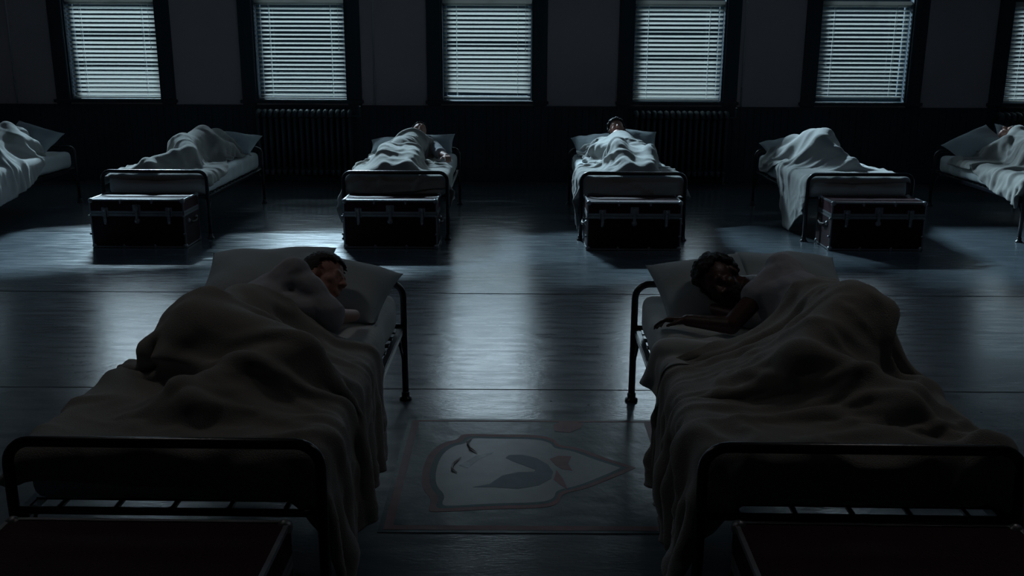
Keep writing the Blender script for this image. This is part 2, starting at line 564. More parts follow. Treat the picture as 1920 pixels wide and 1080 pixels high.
def make_bed():
    t = thing('metal_bed_frame')
    for nm, y, h in (('foot_frame', 0, BH), ('head_frame', BL, BH)):
        f = obj(nm, u_frame(y, h), M['metal_black'], t, smooth=True)
        bm = bmesh.new()
        tube(bm, [(-BW + .01, y, .40), (BW - .01, y, .40)], .013, 10)
        obj('crossbar', bm, M['metal_black'], f, smooth=True)
        for s in (-1, 1):
            bm = bmesh.new()
            lathe(bm, [(.019, .045), (.022, .04), (.022, .016), (.032, .012), (.034, 0)][::-1], (s * BW, y, 0), 16)
            obj('foot_cap', bm, M['metal_black'], f, smooth=True)
            bm = bmesh.new()
            d = 1 if y == 0 else -1
            tube(bm, [(s * (BW - .006), y + d * .012, .22), (s * (BW - .012), y + d * .13, .37)], .008, 8)
            obj('brace', bm, M['metal_black'], f, smooth=True)
    for s in (-1, 1):
        obj('side_rail', bxs((s * BW - .016 - s * .018, s * BW + .016 - s * .018, .015, BL - .015, .362, .398), bevel=.004), M['metal_black'], t)
    bm = bmesh.new()
    for k in range(17):
        y = .10 + k * (BL - .2) / 16
        box(bm, -BW + .03, BW - .03, y - .02, y + .02, .395, .403)
    for k in range(5):
        X = -.36 + k * .18
        box(bm, X - .008, X + .008, .03, BL - .03, .388, .396)
    obj('spring_deck', bm, M['metal_black'], t)
    return t

MX, MY0, MY1, MZ0, MZ1 = .462, .035, 1.985, .404, .590
def make_mattress(seed):
    """a rounded box with slightly baggy sheet"""
    nx, ny, nz = 34, 70, 8
    V, F, idx = [], [], {}
    def vid(p):
        k = tuple(round(q, 5) for q in p)
        if k not in idx:
            idx[k] = len(V)
            V.append(p)
        return idx[k]
    def face_grid(fn, a, b):
        for i in range(a):
            for j in range(b):
                F.append([vid(fn(i / a, j / b)), vid(fn((i + 1) / a, j / b)), vid(fn((i + 1) / a, (j + 1) / b)), vid(fn(i / a, (j + 1) / b))])
    X = lambda u: -MX + 2 * MX * u
    Y = lambda v: MY0 + (MY1 - MY0) * v
    Z = lambda q: MZ0 + (MZ1 - MZ0) * q
    face_grid(lambda u, v: (X(u), Y(v), MZ1), nx, ny)
    face_grid(lambda u, v: (X(u), Y(1 - v), MZ0), nx, ny)
    face_grid(lambda u, v: (X(u), MY0, Z(v)), nx, nz)
    face_grid(lambda u, v: (X(1 - u), MY1, Z(v)), nx, nz)
    face_grid(lambda u, v: (MX, Y(u), Z(v)), ny, nz)
    face_grid(lambda u, v: (-MX, Y(1 - u), Z(v)), ny, nz)
    P = np.array(V, float)
    c = np.array([0, (MY0 + MY1) / 2, (MZ0 + MZ1) / 2])
    hs = np.array([MX, (MY1 - MY0) / 2, (MZ1 - MZ0) / 2])
    R = .055
    q = P - c
    core = np.clip(q, -(hs - R), hs - R)
    d = q - core
    L_ = np.linalg.norm(d, axis=1, keepdims=True)
    nrm = d / np.maximum(L_, 1e-9)
    P = c + core + nrm * np.minimum(L_, R)
    side = np.abs(nrm[:, 0]) > .5
    amp = np.where(side, .006, .0035)
    wv = wob(P * [1, 1, .35], seed, 34, 7)
    P += nrm * (amp * wv)[:, None]
    P[:, 2] = np.clip(P[:, 2], MZ0, None)
    return np_mesh('mattress', P, F)

# ------------------------------------------------------------------ colliders and cloth
def caps_project(P, caps, pad):
    """push points out of tapered capsules; returns mask of touched points"""
    hit = np.zeros(len(P), bool)
    for a, b, ra, rb in caps:
        a = np.array(a, float); b = np.array(b, float)
        ab = b - a
        L2 = max(ab @ ab, 1e-9)
        t_ = np.clip(((P - a) @ ab) / L2, 0, 1)
        c = a + t_[:, None] * ab
        r = ra + (rb - ra) * t_ + pad
        d = P - c
        dl = np.linalg.norm(d, axis=1)
        m = dl < r
        if m.any():
            P[m] = c[m] + d[m] / np.maximum(dl[m], 1e-6)[:, None] * r[m][:, None]
            hit |= m
    return hit

def box_project(P, lo_, hi_, R, pad):
    c = (np.array(lo_) + np.array(hi_)) / 2
    hs = (np.array(hi_) - np.array(lo_)) / 2 + pad
    R = R + pad
    q = P - c
    inn = np.all(np.abs(q) < hs, axis=1)
    if not inn.any():
        return inn
    core = np.clip(q, -(hs - R), hs - R)
    d = q - core
    dl = np.linalg.norm(d, axis=1)
    # deep inside: push up through the nearest of top/side faces
    deep = inn & (dl < 1e-6)
    if deep.any():
        qq = q[deep]
        dx = hs[0] - np.abs(qq[:, 0]); dz = hs[2] - qq[:, 2]
        usex = dx < dz
        qq[usex, 0] = np.sign(qq[usex, 0]) * hs[0]
        qq[~usex, 2] = hs[2]
        P[deep] = qq + c
    sh = inn & (dl >= 1e-6) & (dl < R)
    if sh.any():
        P[sh] = c + core[sh] + d[sh] / dl[sh][:, None] * R
    return deep | sh

def simulate(x0, x1, y0, y1, h, caps, pillows, seed, squeeze=(.93, .95), steps=150, iters=9, shape=None, cut=None, floor_z=.012, ymin=.03, crease=1.0, stiff_bend=.12, lift=None):
    nx = int((x1 - x0) / h / squeeze[0]) + 1
    ny = int((y1 - y0) / h / squeeze[1]) + 1
    U, W_ = np.meshgrid(np.arange(nx) * h, np.arange(ny) * h, indexing='ij')
    xc, yc = (x0 + x1) / 2, (y0 + y1) / 2
    X = xc + (U - U.mean()) * squeeze[0]
    Y = yc + (W_ - W_.mean()) * squeeze[1]
    if cut is not None:
        X, Y = cut(X, Y)
    RU, RW = X / squeeze[0], Y / squeeze[1]
    RC = np.stack([RU, RW], -1)
    def rl(A, B):
        return np.linalg.norm(B - A, axis=-1, keepdims=True)
    if shape is not None:
        X, Y = shape(X, Y)
    P = np.stack([X, Y, np.zeros_like(X)], -1)
    flat = P.reshape(-1, 3)
    # start just over the shapes beneath
    zz = np.full(len(flat), MZ1 + .05)
    for a, b, ra, rb in caps:
        a = np.array(a); b = np.array(b); ab = b[:2] - a[:2]
        t_ = np.clip(((flat[:, :2] - a[:2]) @ ab) / max(ab @ ab, 1e-9), 0, 1)
        cxy = a[:2] + t_[:, None] * ab
        r = ra + (rb - ra) * t_
        dd = np.linalg.norm(flat[:, :2] - cxy, axis=1)
        top = a[2] + (b[2] - a[2]) * t_ + np.sqrt(np.maximum((r * 1.15) ** 2 - dd ** 2, 0))
        zz = np.where(dd < r * 1.15, np.maximum(zz, top + .03), zz)
    P[..., 2] = zz.reshape(nx, ny)
    P[..., 2] += (.026 * wob(flat[:, :2], seed, 12, 6) + .016 * wob(flat[:, :2], seed + 2, 27, 7)).reshape(nx, ny) + .035
    P[..., 0] += .016 * wob(flat[:, :2], seed + 5, 12, 6).reshape(nx, ny)
    P[..., 1] += .016 * wob(flat[:, :2], seed + 9, 12, 6).reshape(nx, ny)
    prev = P.copy()
    dt2g = 9.8 * (1 / 75) ** 2
    def con(A, B, rest, k):
        d = B - A
        L_ = np.sqrt((d * d).sum(-1, keepdims=True)) + 1e-9
        c_ = d * ((L_ - rest) / L_ * .5 * k)
        A += c_
        B -= c_
    for s in range(steps):
        vel = (P - prev) * (.965 if s < steps * .7 else .90)
        sp = np.linalg.norm(vel, axis=-1, keepdims=True)
        vel *= np.minimum(1, .02 / np.maximum(sp, 1e-9))
        prev = P.copy()
        P = P + vel
        P[..., 2] -= dt2g
        for it in range(iters):
            for o_ in (0, 1):
                n_ = (nx - o_) // 2 * 2
                con(P[o_:o_ + n_:2], P[o_ + 1:o_ + n_:2], rl(RC[o_:o_ + n_:2], RC[o_ + 1:o_ + n_:2]), 1)
                m_ = (ny - o_) // 2 * 2
                con(P[:, o_:o_ + m_:2], P[:, o_ + 1:o_ + m_:2], rl(RC[:, o_:o_ + m_:2], RC[:, o_ + 1:o_ + m_:2]), 1)
            for o_ in (0, 1):
                n_ = (nx - o_) // 2 * 2
                con(P[o_:o_ + n_:2, :-1], P[o_ + 1:o_ + n_:2, 1:], rl(RC[o_:o_ + n_:2, :-1], RC[o_ + 1:o_ + n_:2, 1:]), .5)
                con(P[o_:o_ + n_:2, 1:], P[o_ + 1:o_ + n_:2, :-1], rl(RC[o_:o_ + n_:2, 1:], RC[o_ + 1:o_ + n_:2, :-1]), .5)
            if it % 3 == 0:
                for o_ in range(4):
                    A = P[o_::4]; B = P[o_ + 2::4]
                    n_ = min(len(A), len(B))
                    if n_: con(A[:n_], B[:n_], rl(RC[o_::4][:n_], RC[o_ + 2::4][:n_]), stiff_bend)
                    A = P[:, o_::4]; B = P[:, o_ + 2::4]
                    n_ = min(A.shape[1], B.shape[1])
                    if n_: con(A[:, :n_], B[:, :n_], rl(RC[:, o_::4][:, :n_], RC[:, o_ + 2::4][:, :n_]), stiff_bend)
            if it % 3 == 2 or it == iters - 1:
                f = P.reshape(-1, 3)
                hit = box_project(f, (-.484, MY0, MZ0 - .3), (.484, MY1, MZ1), .05, .008)
                hit |= caps_project(f, caps, .010)
                for pc in pillows:
                    hit |= pillow_project(f, pc)
                m = f[:, 2] < floor_z
                f[m, 2] = floor_z
                hit |= m
                f[:, 1] = np.maximum(f[:, 1], ymin)
                P = f.reshape(nx, ny, 3)
        hm = hit.reshape(nx, ny)
        # friction
        pv = prev[hm]
        fr = .25 if s < 45 else .88
        P[hm] = P[hm] + (pv - P[hm]) * np.array([fr, fr, .3])
    # fine creases raised along the cloth's own normal
    gx = np.gradient(P, axis=0); gy = np.gradient(P, axis=1)
    N_ = np.cross(gx, gy)
    N_ /= np.linalg.norm(N_, axis=-1, keepdims=True) + 1e-9
    uv = np.stack([U, W_], -1).reshape(-1, 2)
    cr = np.zeros(len(uv))
    for k, (fq, am, wd) in enumerate(((6, .030, 3.4), (11, .020, 2.6), (20, .009, 1.9))):
        uw = uv + .05 * np.stack([wob(uv, seed + 60 + k, 9, 4), wob(uv, seed + 70 + k, 9, 4)], -1)
        wv = wob(uw * [1, 1.5], seed + 80 + k, fq, 5)
        gate = np.clip(.6 + .6 * wob(uv, seed + 90 + k, 5, 4), 0, 1.3)
        cr += am * crease * gate * np.maximum(0, 1 - np.abs(wv) * wd) ** 1.6
    P = P + N_ * cr.reshape(nx, ny, 1)
    V = P.reshape(-1, 3)
    F = []
    for i in range(nx - 1):
        a = i * ny
        for j in range(ny - 1):
            F.append((a + j, a + ny + j, a + ny + j + 1, a + j + 1))
    return V, F

def pillow_project(f, pc):
    c, hx, hy, hz, Rm = pc
    q = (f - c) @ Rm          # into pillow space
    e_ = np.sqrt((q[:, 0] / hx) ** 2 + (q[:, 1] / hy) ** 2 + (q[:, 2] / hz) ** 2)
    m = e_ < 1
    if m.any():
        qq = q[m]
        qq[:, 2] = hz * np.sqrt(np.maximum(1 - (qq[:, 0] / hx) ** 2 - (qq[:, 1] / hy) ** 2, 0)) * np.where(qq[:, 2] < -hz * .6, -1, 1)
        f[m] = qq @ Rm.T + c
    return m

def rot(rx, ry, rz):
    return np.array((Matrix.Rotation(rz, 3, 'Z') @ Matrix.Rotation(ry, 3, 'Y') @ Matrix.Rotation(rx, 3, 'X')))

def pillow_mesh(hx, hy, hz, seed, dent=None):
    """stuffed pillow with four drawn-out corners; dent=(x,y,r,depth)"""
    n, m = 36, 26
    V = []
    F = []
    for side in (1, -1):
        for i in range(n + 1):
            for j in range(m + 1):
                u = i / n * 2 - 1
                v = j / m * 2 - 1
                # edges bow inwards between the corners
                X = u * hx * (1 - .07 * (1 - v * v))
                Y = v * hy * (1 - .09 * (1 - u * u))
                k = max(0, (1 - abs(u) ** 2.4) * (1 - abs(v) ** 2.4))
                Z = side * hz * k ** .55
                V.append((X, Y, Z))
    P = np.array(V)
    wv = wob(P[:, :2], seed, 26, 7)
    edge = np.abs(P[:, 2]) / hz
    P[:, 2] += (wv * .007 + .010 * wob(P[:, :2], seed + 3, 10, 4)) * np.minimum(1, edge * 2) 
    if dent:
        g = np.exp(-((P[:, 0] - dent[0]) ** 2 + (P[:, 1] - dent[1]) ** 2) / dent[2] ** 2)
        up = P[:, 2] > 0
        P[up, 2] -= (g * dent[3])[up]
    N1 = (n + 1) * (m + 1)
    for s_ in (0, 1):
        for i in range(n):
            for j in range(m):
                a = s_ * N1 + i * (m + 1) + j
                q = (a, a + m + 1, a + m + 2, a + 1)
                F.append(q if s_ == 0 else q[::-1])
    me = np_mesh('pillow', P, F)
    bm = bmesh.new()
    bm.from_mesh(me)
    bmesh.ops.remove_doubles(bm, verts=bm.verts[:], dist=.0008)
    bm.to_mesh(me)
    bm.free()
    return me

# ------------------------------------------------------------------ people
def cap_bm(bm, a, b, ra, rb, n=14):
    """closed tapered capsule"""
    a = Vector(a); b = Vector(b)
    d = b - a
    L_ = d.length
    d = d.normalized() if L_ > 1e-6 else Vector((0, 0, 1))
    up = Vector((0, 0, 1)) if abs(d.z) < .9 else Vector((1, 0, 0))
    s = d.cross(up).normalized()
    u = d.cross(s)
    rings = []
    for k in range(0, 6):
        t_ = -PI / 2 + (k + .35) / 6 * PI / 2
        rings.append((a + d * ra * math.sin(t_), ra * math.cos(t_)))
    for k in range(0, 6):
        t_ = (k + .65) / 6 * PI / 2
        rings.append((b + d * rb * math.sin(t_), rb * math.cos(t_)))
    R = []
    for c, r in rings:
        R.append([bm.verts.new(c + (s * math.cos(2 * PI * k / n) + u * math.sin(2 * PI * k / n)) * r) for k in range(n)])
    for A, B in zip(R, R[1:]):
        for k in range(n):
            bm.faces.new((A[k], B[k], B[(k + 1) % n], A[(k + 1) % n]))
    bm.faces.new(R[0])
    bm.faces.new(list(reversed(R[-1])))

def ell_bm(bm, c, r, M3=None, seg=20):
    res = bmesh.ops.create_uvsphere(bm, u_segments=seg, v_segments=seg // 2 + 2, radius=1)
    for v in res['verts']:
        p = Vector((v.co.x * r[0], v.co.y * r[1], v.co.z * r[2]))
        if M3 is not None:
            p = M3 @ p
        v.co = p + Vector(c)

def fuse(bm, voxel, smooth_it=4, name='body'):
    """voxel remesh the overlapping primitives into one continuous skin"""
    bmesh.ops.recalc_face_normals(bm, faces=bm.faces[:])
    me = bpy.data.meshes.new('tmp')
    bm.to_mesh(me)
    bm.free()
    o = bpy.data.objects.new('tmp', me)
    COL.objects.link(o)
    r = o.modifiers.new('r', 'REMESH')
    r.mode = 'VOXEL'
    r.voxel_size = voxel
    s = o.modifiers.new('s', 'SMOOTH')
    s.factor = .6
    s.iterations = smooth_it
    dg = bpy.context.evaluated_depsgraph_get()
    res = bpy.data.meshes.new_from_object(o.evaluated_get(dg), depsgraph=dg)
    res.name = name
    bpy.data.objects.remove(o)
    res.materials.clear()
    return res

def head_frame(face, up):
    """matrix columns: x = right, y = face direction, z = crown"""
    y = Vector(face).normalized()
    z = Vector(up)
    z = (z - y * z.dot(y)).normalized()
    x = y.cross(z)
    return Matrix((x, y, z)).transposed()

def head_parts(bm, c, F3, neck_to, detail=True, sc=1.0):
    c = Vector(c)
    T = lambda p: c + F3 @ (Vector(p) * sc)
    E = lambda p, r: ell_bm(bm, T(p), [q * sc for q in r], F3)
    E((0, -.015, .035), (.076, .096, .083))
    E((0, .028, -.030), (.058, .064, .080))
    E((0, .058, -.092), (.028, .026, .022))
    for s in (-1, 1):
        E((s * .038, .052, -.018), (.026, .030, .026))
        E((s * .042, .020, -.068), (.022, .040, .026))
        E((s * .077, -.012, -.004), (.010, .020, .032))
    if detail:
        cap_bm(bm, T((0, .088, .012)), T((0, .110, -.022)), .008 * sc, .013 * sc)
        for s in (-1, 1):
            E((s * .012, .100, -.026), (.009, .011, .008))
            E((s * .031, .074, .006), (.015, .012, .011))
        cap_bm(bm, T((-.036, .076, .026)), T((.036, .076, .026)), .011 * sc, .011 * sc)
        cap_bm(bm, T((-.018, .086, -.056)), T((.018, .086, -.056)), .0065 * sc, .0065 * sc)
        cap_bm(bm, T((-.016, .085, -.068)), T((.016, .085, -.068)), .0072 * sc, .0072 * sc)
    cap_bm(bm, T((0, -.02, -.05)), Vector(neck_to), .054 * sc, .062 * sc)

def hair_mesh(c, F3, style, seed=1, sc=1.0):
    c = Vector(c)
    rnd = random.Random(seed)
    bm = bmesh.new()
    def on(p):
        return c + F3 @ (Vector(p) * sc)
    k = 0
    n = 420 if style == 'curly' else 320
    for i in range(n):
        # fibonacci points on the cranium
        z = 1 - 2 * (i + .5) / n
        a = i * 2.39996
        r = math.sqrt(1 - z * z)
        d = Vector((r * math.cos(a), r * math.sin(a), z))
        # hairline: keep the top, back and sides, drop the face
        if d.y > .05 and d.z < .42 + .25 * (1 - abs(d.x)):
            continue
        if d.z < -.45 and d.y > -.35:
            continue
        if d.z < -.75:
            continue
        base = Vector((d.x * .079, -.015 + d.y * .099, .035 + d.z * .086))
        if style == 'curly':
            j = rnd.uniform(.004, .020)
            p = on(base + d * j)
            ell_bm(bm, p, [rnd.uniform(.010, .016) * sc] * 3, seg=8)
        else:
            # combed locks sweeping forward and to the side
            t_ = Vector((d.z * .3 + rnd.uniform(-.2, .2), .8, -.25))
            t_ = (t_ - d * t_.dot(d)).normalized()
            cap_bm(bm, on(base + d * .004), on(base + d * .008 + t_ * .030), .0085 * sc, .005 * sc, 6)
    return fuse(bm, .0055, 1 if style == 'curly' else 2, 'hair')

def hand_parts(bm, wrist, direction, palm_n, curl=.5, sc=1.0, side=1):
    """palm, four unequal fingers with two bends and a thumb from the side of the palm"""
    w_ = Vector(wrist)
    d = Vector(direction).normalized()
    n = Vector(palm_n)
    n = (n - d * n.dot(d)).normalized()      # back of the hand
    s = d.cross(n) * side
    for k, (off, ln) in enumerate(((-.028, .068), (-.009, .078), (.010, .073), (.028, .058))):
        base = w_ + d * .085 * sc + s * off * sc
        cap_bm(bm, w_ + s * off * .6 * sc + d * .01, base, .016 * sc, .0125 * sc, 10)
        p = base
        a = .15
        dirv = d
        for q, fr in enumerate((.45, .32, .23)):
            a += curl * (.9 + .15 * k) * .6
            dirv = (d * math.cos(a) - n * math.sin(a)).normalized()
            p2 = p + dirv * ln * fr * sc
            cap_bm(bm, p, p2, (.0092 - .0008 * q) * sc, (.0086 - .001 * q) * sc, 8)
            p = p2
    b = w_ + d * .025 * sc - s * .026 * sc
    m1 = b + (d * .5 - s * .75 - n * .25).normalized() * .038 * sc
    m2 = m1 + (d * .85 - s * .35 - n * .3).normalized() * .030 * sc
    cap_bm(bm, w_ + d * .01, b, .017 * sc, .014 * sc, 8)
    cap_bm(bm, b, m1, .0125 * sc, .0105 * sc, 8)
    cap_bm(bm, m1, m2, .0105 * sc, .0085 * sc, 8)

def build_person(root, J, skin, hair_m, hair_style, face, up, label, arms_vis=(), shirt=True, hand=None, sc=1.0, sleeves=.62, beard=False):
    """J: joints in bed space: head, neck, sh1, sh2, el1, wr1, el2, wr2, chest, belly, hip1, hip2, kn1, an1, kn2, an2"""
    F3 = head_frame(face, up)
    bm = bmesh.new()
    head_parts(bm, J['head'], F3, J['neck'])
    V_ = lambda k: Vector(J[k])
    cap_bm(bm, J['neck'], J['chest'], .065, .125)
    cap_bm(bm, J['chest'], J['belly'], .125, .115)
    cap_bm(bm, J['sh1'], J['chest'], .058, .10)
    cap_bm(bm, J['sh2'], J['chest'], .058, .10)
    cap_bm(bm, J['belly'], (V_('hip1') + V_('hip2')) / 2, .115, .125)
    for s in ('1', '2'):
        cap_bm(bm, J['sh' + s], J['el' + s], .052, .040)
        cap_bm(bm, J['el' + s], J['wr' + s], .040, .027)
        cap_bm(bm, J['hip' + s], J['kn' + s], .088, .055)
        cap_bm(bm, J['kn' + s], J['an' + s], .055, .036)
        ft = V_('an' + s) + (V_('an' + s) - V_('kn' + s)).normalized() * .05 + Vector((0, 0, .03))
        cap_bm(bm, J['an' + s], ft, .036, .028)
    for hk in (hand or []):
        hand_parts(bm, *hk)
    me = fuse(bm, .0062, 3, 'body')
    b = link('body', me, skin, root, True)
    h = link('hair', hair_mesh(J['head'], F3, hair_style, 3), hair_m, root, True)
    if beard:
        bm = bmesh.new()
        rnd = random.Random(5)
        c = Vector(J['head'])
        for i in range(260):
            a = rnd.uniform(-1.25, 1.25)
            z = rnd.uniform(-.105, -.045)
            rr = .060 if z > -.08 else .052
            p = Vector((rr * math.sin(a) * 1.02, .026 + .064 * math.cos(a) * (1 if z > -.085 else .9), z))
            if abs(p.x) < .022 and -.072 < z < -.050:
                continue
            ell_bm(bm, c + F3 @ p, [.0075] * 3, seg=6)
        link('beard', fuse(bm, .0045, 1, 'beard'), hair_m, root, True)
    if shirt:
        bm = bmesh.new()
        pd = .014
        cap_bm(bm, V_('neck').lerp(V_('chest'), .45), J['chest'], .085, .125 + pd)
        cap_bm(bm, J['chest'], J['belly'], .125 + pd, .120 + pd)
        cap_bm(bm, J['belly'], (V_('hip1') + V_('hip2')) / 2, .118 + pd, .128 + pd)
        for s in ('1', '2'):
            cap_bm(bm, J['sh' + s], J['chest'], .062 + pd, .11 + pd)
            e2 = V_('sh' + s).lerp(V_('el' + s), sleeves)
            cap_bm(bm, J['sh' + s], e2, .058 + pd, .050 + pd)
        cap_bm(bm, V_('sh1').lerp(V_('el1'), .45), J['chest'], .052, .12)
        cap_bm(bm, V_('sh1').lerp(V_('el1'), sleeves * .8), V_('chest').lerp(V_('belly'), .5), .055, .115)
        me = fuse(bm, .0075, 5, 't_shirt')
        n = len(me.vertices)
        P = np.empty(n * 3)
        me.vertices.foreach_get('co', P)
        P = P.reshape(-1, 3)
        N_ = np.empty(n * 3)
        me.vertices.foreach_get('normal', N_)
        N_ = N_.reshape(-1, 3)
        P += N_ * (wob(P, 11, 42, 7) * .0050 + wob(P, 15, 90, 6) * .0015)[:, None]
        me.vertices.foreach_set('co', P.reshape(-1))
        me.update()
        link('t_shirt', me, M['shirt'], root, True)
    return b

def body_caps(J, pad=0.0, head=False):
    V_ = lambda k: np.array(J[k], float)
    hip = (V_('hip1') + V_('hip2')) / 2
    c = [(V_('chest'), V_('belly'), .14, .13), (V_('sh1'), V_('chest'), .075, .12), (V_('sh2'), V_('chest'), .075, .12), (V_('belly'), hip, .13, .14)]
    for s in ('1', '2'):
        ft = V_('an' + s) + (V_('an' + s) - V_('kn' + s)) / np.linalg.norm(V_('an' + s) - V_('kn' + s)) * .05 + np.array([0, 0, .03])
        c += [(V_('an' + s), ft, .045, .04), (V_('hip' + s), V_('kn' + s), .095, .062), (V_('kn' + s), V_('an' + s), .062, .045), (V_('sh' + s), V_('el' + s), .070, .052), (V_('el' + s), V_('wr' + s), .046, .034)]
    if head:
        c += [(V_('head'), V_('head') - [0, .02, 0], .115, .115), (V_('head'), V_('neck'), .09, .08)]
    return c

def cloth_obj(name, V, F, m, thick, root=None, sub=1):
    me = np_mesh(name, V, F)
    o = link(name, me, m, root, True)
    s = o.modifiers.new('soft', 'SUBSURF')
    s.levels = sub
    s.render_levels = sub
    so = o.modifiers.new('thick', 'SOLIDIFY')
    so.thickness = thick
    so.offset = 1
    return o

# ---- sleeper skeletons, in bed space (x right, y towards the head end, z up)
def side_lying(fx, hip=(0, .95), head=(0, 1.62), hz=.80, knee=(.3, .70), knee2=None, ank=(.0, .32), z0=.0, shz=.16, twist=0.0):
    """lying on one side; fx=+1 faces +x, -1 faces -x"""
    h = np.array([head[0], head[1], hz])
    hp = np.array([hip[0], hip[1], .72])
    ax = h[:2] - hp[:2]
    ax = ax / np.linalg.norm(ax)
    nk = h + np.array([-ax[0] * .13 - fx * .03, -ax[1] * .13, -.03])
    ch = np.array([*(nk[:2] - ax * .20), .745])
    be = np.array([*(hp[:2] * .55 + ch[:2] * .45), .725])
    kn2 = knee2 or knee
    sh = nk[:2] - ax * .07
    J = dict(head=h, neck=nk, chest=ch, belly=be,
             sh1=np.array([sh[0], sh[1], .70 + shz]), sh2=np.array([sh[0] + fx * .04, sh[1], .665]),
             hip1=hp + [0, 0, .075], hip2=hp + [0, 0, -.055],
             kn1=np.array([knee[0], knee[1], .735]), kn2=np.array([kn2[0], kn2[1], .655]),
             an1=np.array([ank[0], ank[1], .665]), an2=np.array([ank[0] + fx * .05, ank[1] - .05, .635]))
    J['el1'] = J['sh1'] + np.array([fx * .20, -.17, -.10])
    J['wr1'] = J['el1'] + np.array([fx * .08, .20, -.06])
    J['el2'] = J['sh2'] + np.array([fx * .22, -.02, -.015])
    J['wr2'] = J['el2'] + np.array([-fx * .02, .22, .01])
    return J

def back_lying(head=(0, 1.78), hz=.82, hip=(0, .98), kn1=(-.16, .55, .72), kn2=(.16, .55, .70)):
    h = np.array([head[0], head[1], hz])
    nk = h + [0, -.12, -.05]
    hp = np.array([hip[0], hip[1], .70])
    J = dict(head=h, neck=nk, chest=np.array([head[0] * .7 + hip[0] * .3, nk[1] - .18, .735]), belly=np.array([(head[0] + hip[0]) / 2, 1.2, .715]),
             sh1=np.array([nk[0] - .17, nk[1] - .06, .70]), sh2=np.array([nk[0] + .17, nk[1] - .06, .70]),
             hip1=hp + [-.09, 0, 0], hip2=hp + [.09, 0, 0], kn1=np.array(kn1), kn2=np.array(kn2),
             an1=np.array([kn1[0] + .03, .20, .65]), an2=np.array([kn2[0] - .03, .20, .65]))
    J['el1'] = J['sh1'] + np.array([-.09, -.25, -.02]); J['wr1'] = J['el1'] + np.array([.13, -.18, .06])
    J['el2'] = J['sh2'] + np.array([.09, -.25, -.02]); J['wr2'] = J['el2'] + np.array([-.10, -.18, .06])
    return J

proto_bed = make_bed()
bed_used = [False]
def place_bed(x, y, yaw, label):
    o = proto_bed if not bed_used[0] else copy_tree(proto_bed)
    bed_used[0] = True
    o.location = (x, y, 0)
    o.rotation_euler = (0, 0, yaw)
    tag(o, label, 'bed frame', 'black metal bed frames in the dormitory')
    return o

def place(o, x, y, yaw):
    o.location = (x, y, 0)
    o.rotation_euler = (0, 0, yaw)
    return o

def smooth(a, b, v):
    t_ = np.clip((v - a) / (b - a), 0, 1)
    return t_ * t_ * (3 - 2 * t_)

def add_bed(x, y, yaw, seed, where, J=None, blankets=(), pillows=(), extra_caps=(), person=None):
    place_bed(x, y, yaw, 'black metal bed frame ' + where)
    mt = link('mattress', make_mattress(seed), M['sheet'], None, True)
    place(mt, x, y, yaw)
    tag(mt, 'white sheeted mattress on the bed ' + where, 'mattress', 'mattresses on the metal beds')
    pcs = []
    for (px, py, pz, rx, ry, rz, hx, hy, hz, dent, lab) in pillows:
        Rm = rot(rx, ry, rz)
        me = pillow_mesh(hx, hy, hz, seed + int(px * 100), dent)
        P = np.empty(len(me.vertices) * 3)
        me.vertices.foreach_get('co', P)
        P = P.reshape(-1, 3) @ Rm.T + [px, py, pz]
        # rest on the sheet: nothing below the mattress top
        low = P[:, 2] < MZ1 + .004
        inside = np.abs(P[:, 0]) < MX + .02
        P[low & inside, 2] = MZ1 + .004
        me.vertices.foreach_set('co', P.reshape(-1))
        me.update()
        p = link('pillow', me, M['pillow'], None, True)
        place(p, x, y, yaw)
        tag(p, lab, 'pillow', 'pillows on the beds')
        pcs.append((np.array([px, py, pz]), hx * .95, hy * .95, hz, Rm))
    caps = list(extra_caps)
    if J is not None:
        caps += body_caps(J, head=(person is None))
    if person is not None:
        root = thing('person', (x, y, 0), yaw, label=person.pop('label'), cat='person')
        build_person(root, J, label=None, **person)
    for b in blankets:
        b = dict(b)
        lab, mat = b.pop('label'), b.pop('mat', 'blanket')
        nm, cat = b.pop('name', 'blanket'), b.pop('cat', 'blanket')
        grp = b.pop('group', None)
        th = b.pop('thick', .006)
        V, F = simulate(caps=caps + b.pop('caps', []), pillows=pcs, **b)
        o = cloth_obj(nm, V, F, M[mat], th)
        place(o, x, y, yaw)
        tag(o, lab, cat, grp)

FY = 8.91
BG = 'wool blankets on the beds'
# front left: a sleeper on the side facing right, shirt shoulder bare of blanket
J = side_lying(1, hip=(-.10, .72), head=(.205, 1.46), hz=.785, knee=(.31, .55), ank=(.0, .33), shz=.13)
J['sh1'] = np.array([.145, 1.17, .875]); J['el1'] = np.array([.31, 1.08, .72]); J['wr1'] = np.array([.36, 1.32, .66])
J['el2'] = np.array([.20, 1.20, .655]); J['wr2'] = np.array([.27, 1.38, .645])
add_bed(-1.078, 2.73, -.0129, 11, 'at the front left', J,
        pillows=[(-.14, 1.78, .715, .36, -.04, .05, .31, .24, .095, None, 'dark-looking pillow on the left half of the front left bed'),
                 (.20, 1.66, .70, .32, .20, -.10, .28, .24, .085, (-.02, -.06, .14, .05), 'plump pale pillow under the head on the front left bed')],
        person=dict(skin=M['skin_fair'], hair_m=M['hair_brown'], hair_style='combed', face=(.90, -.30, .05), up=(-.25, .72, .62),
                    label='person in a white shirt on the front left bed, lying on one side facing right', sleeves=.97),
        blankets=[dict(x0=-.49, x1=.71, y0=.035, y1=1.03, h=.019, seed=4, crease=1.5, squeeze=(.85, .83), label='dark olive grey blanket over the sleeper on the front left bed', group=BG,
                       cut=lambda X, Y: (X, Y + (.17 * np.clip((-.08 - X) / .35, 0, 1) + .17 * np.clip((X - .24) / .14, 0, 1)) * np.clip((Y - .3) / .7, 0, 1)), steps=170)])
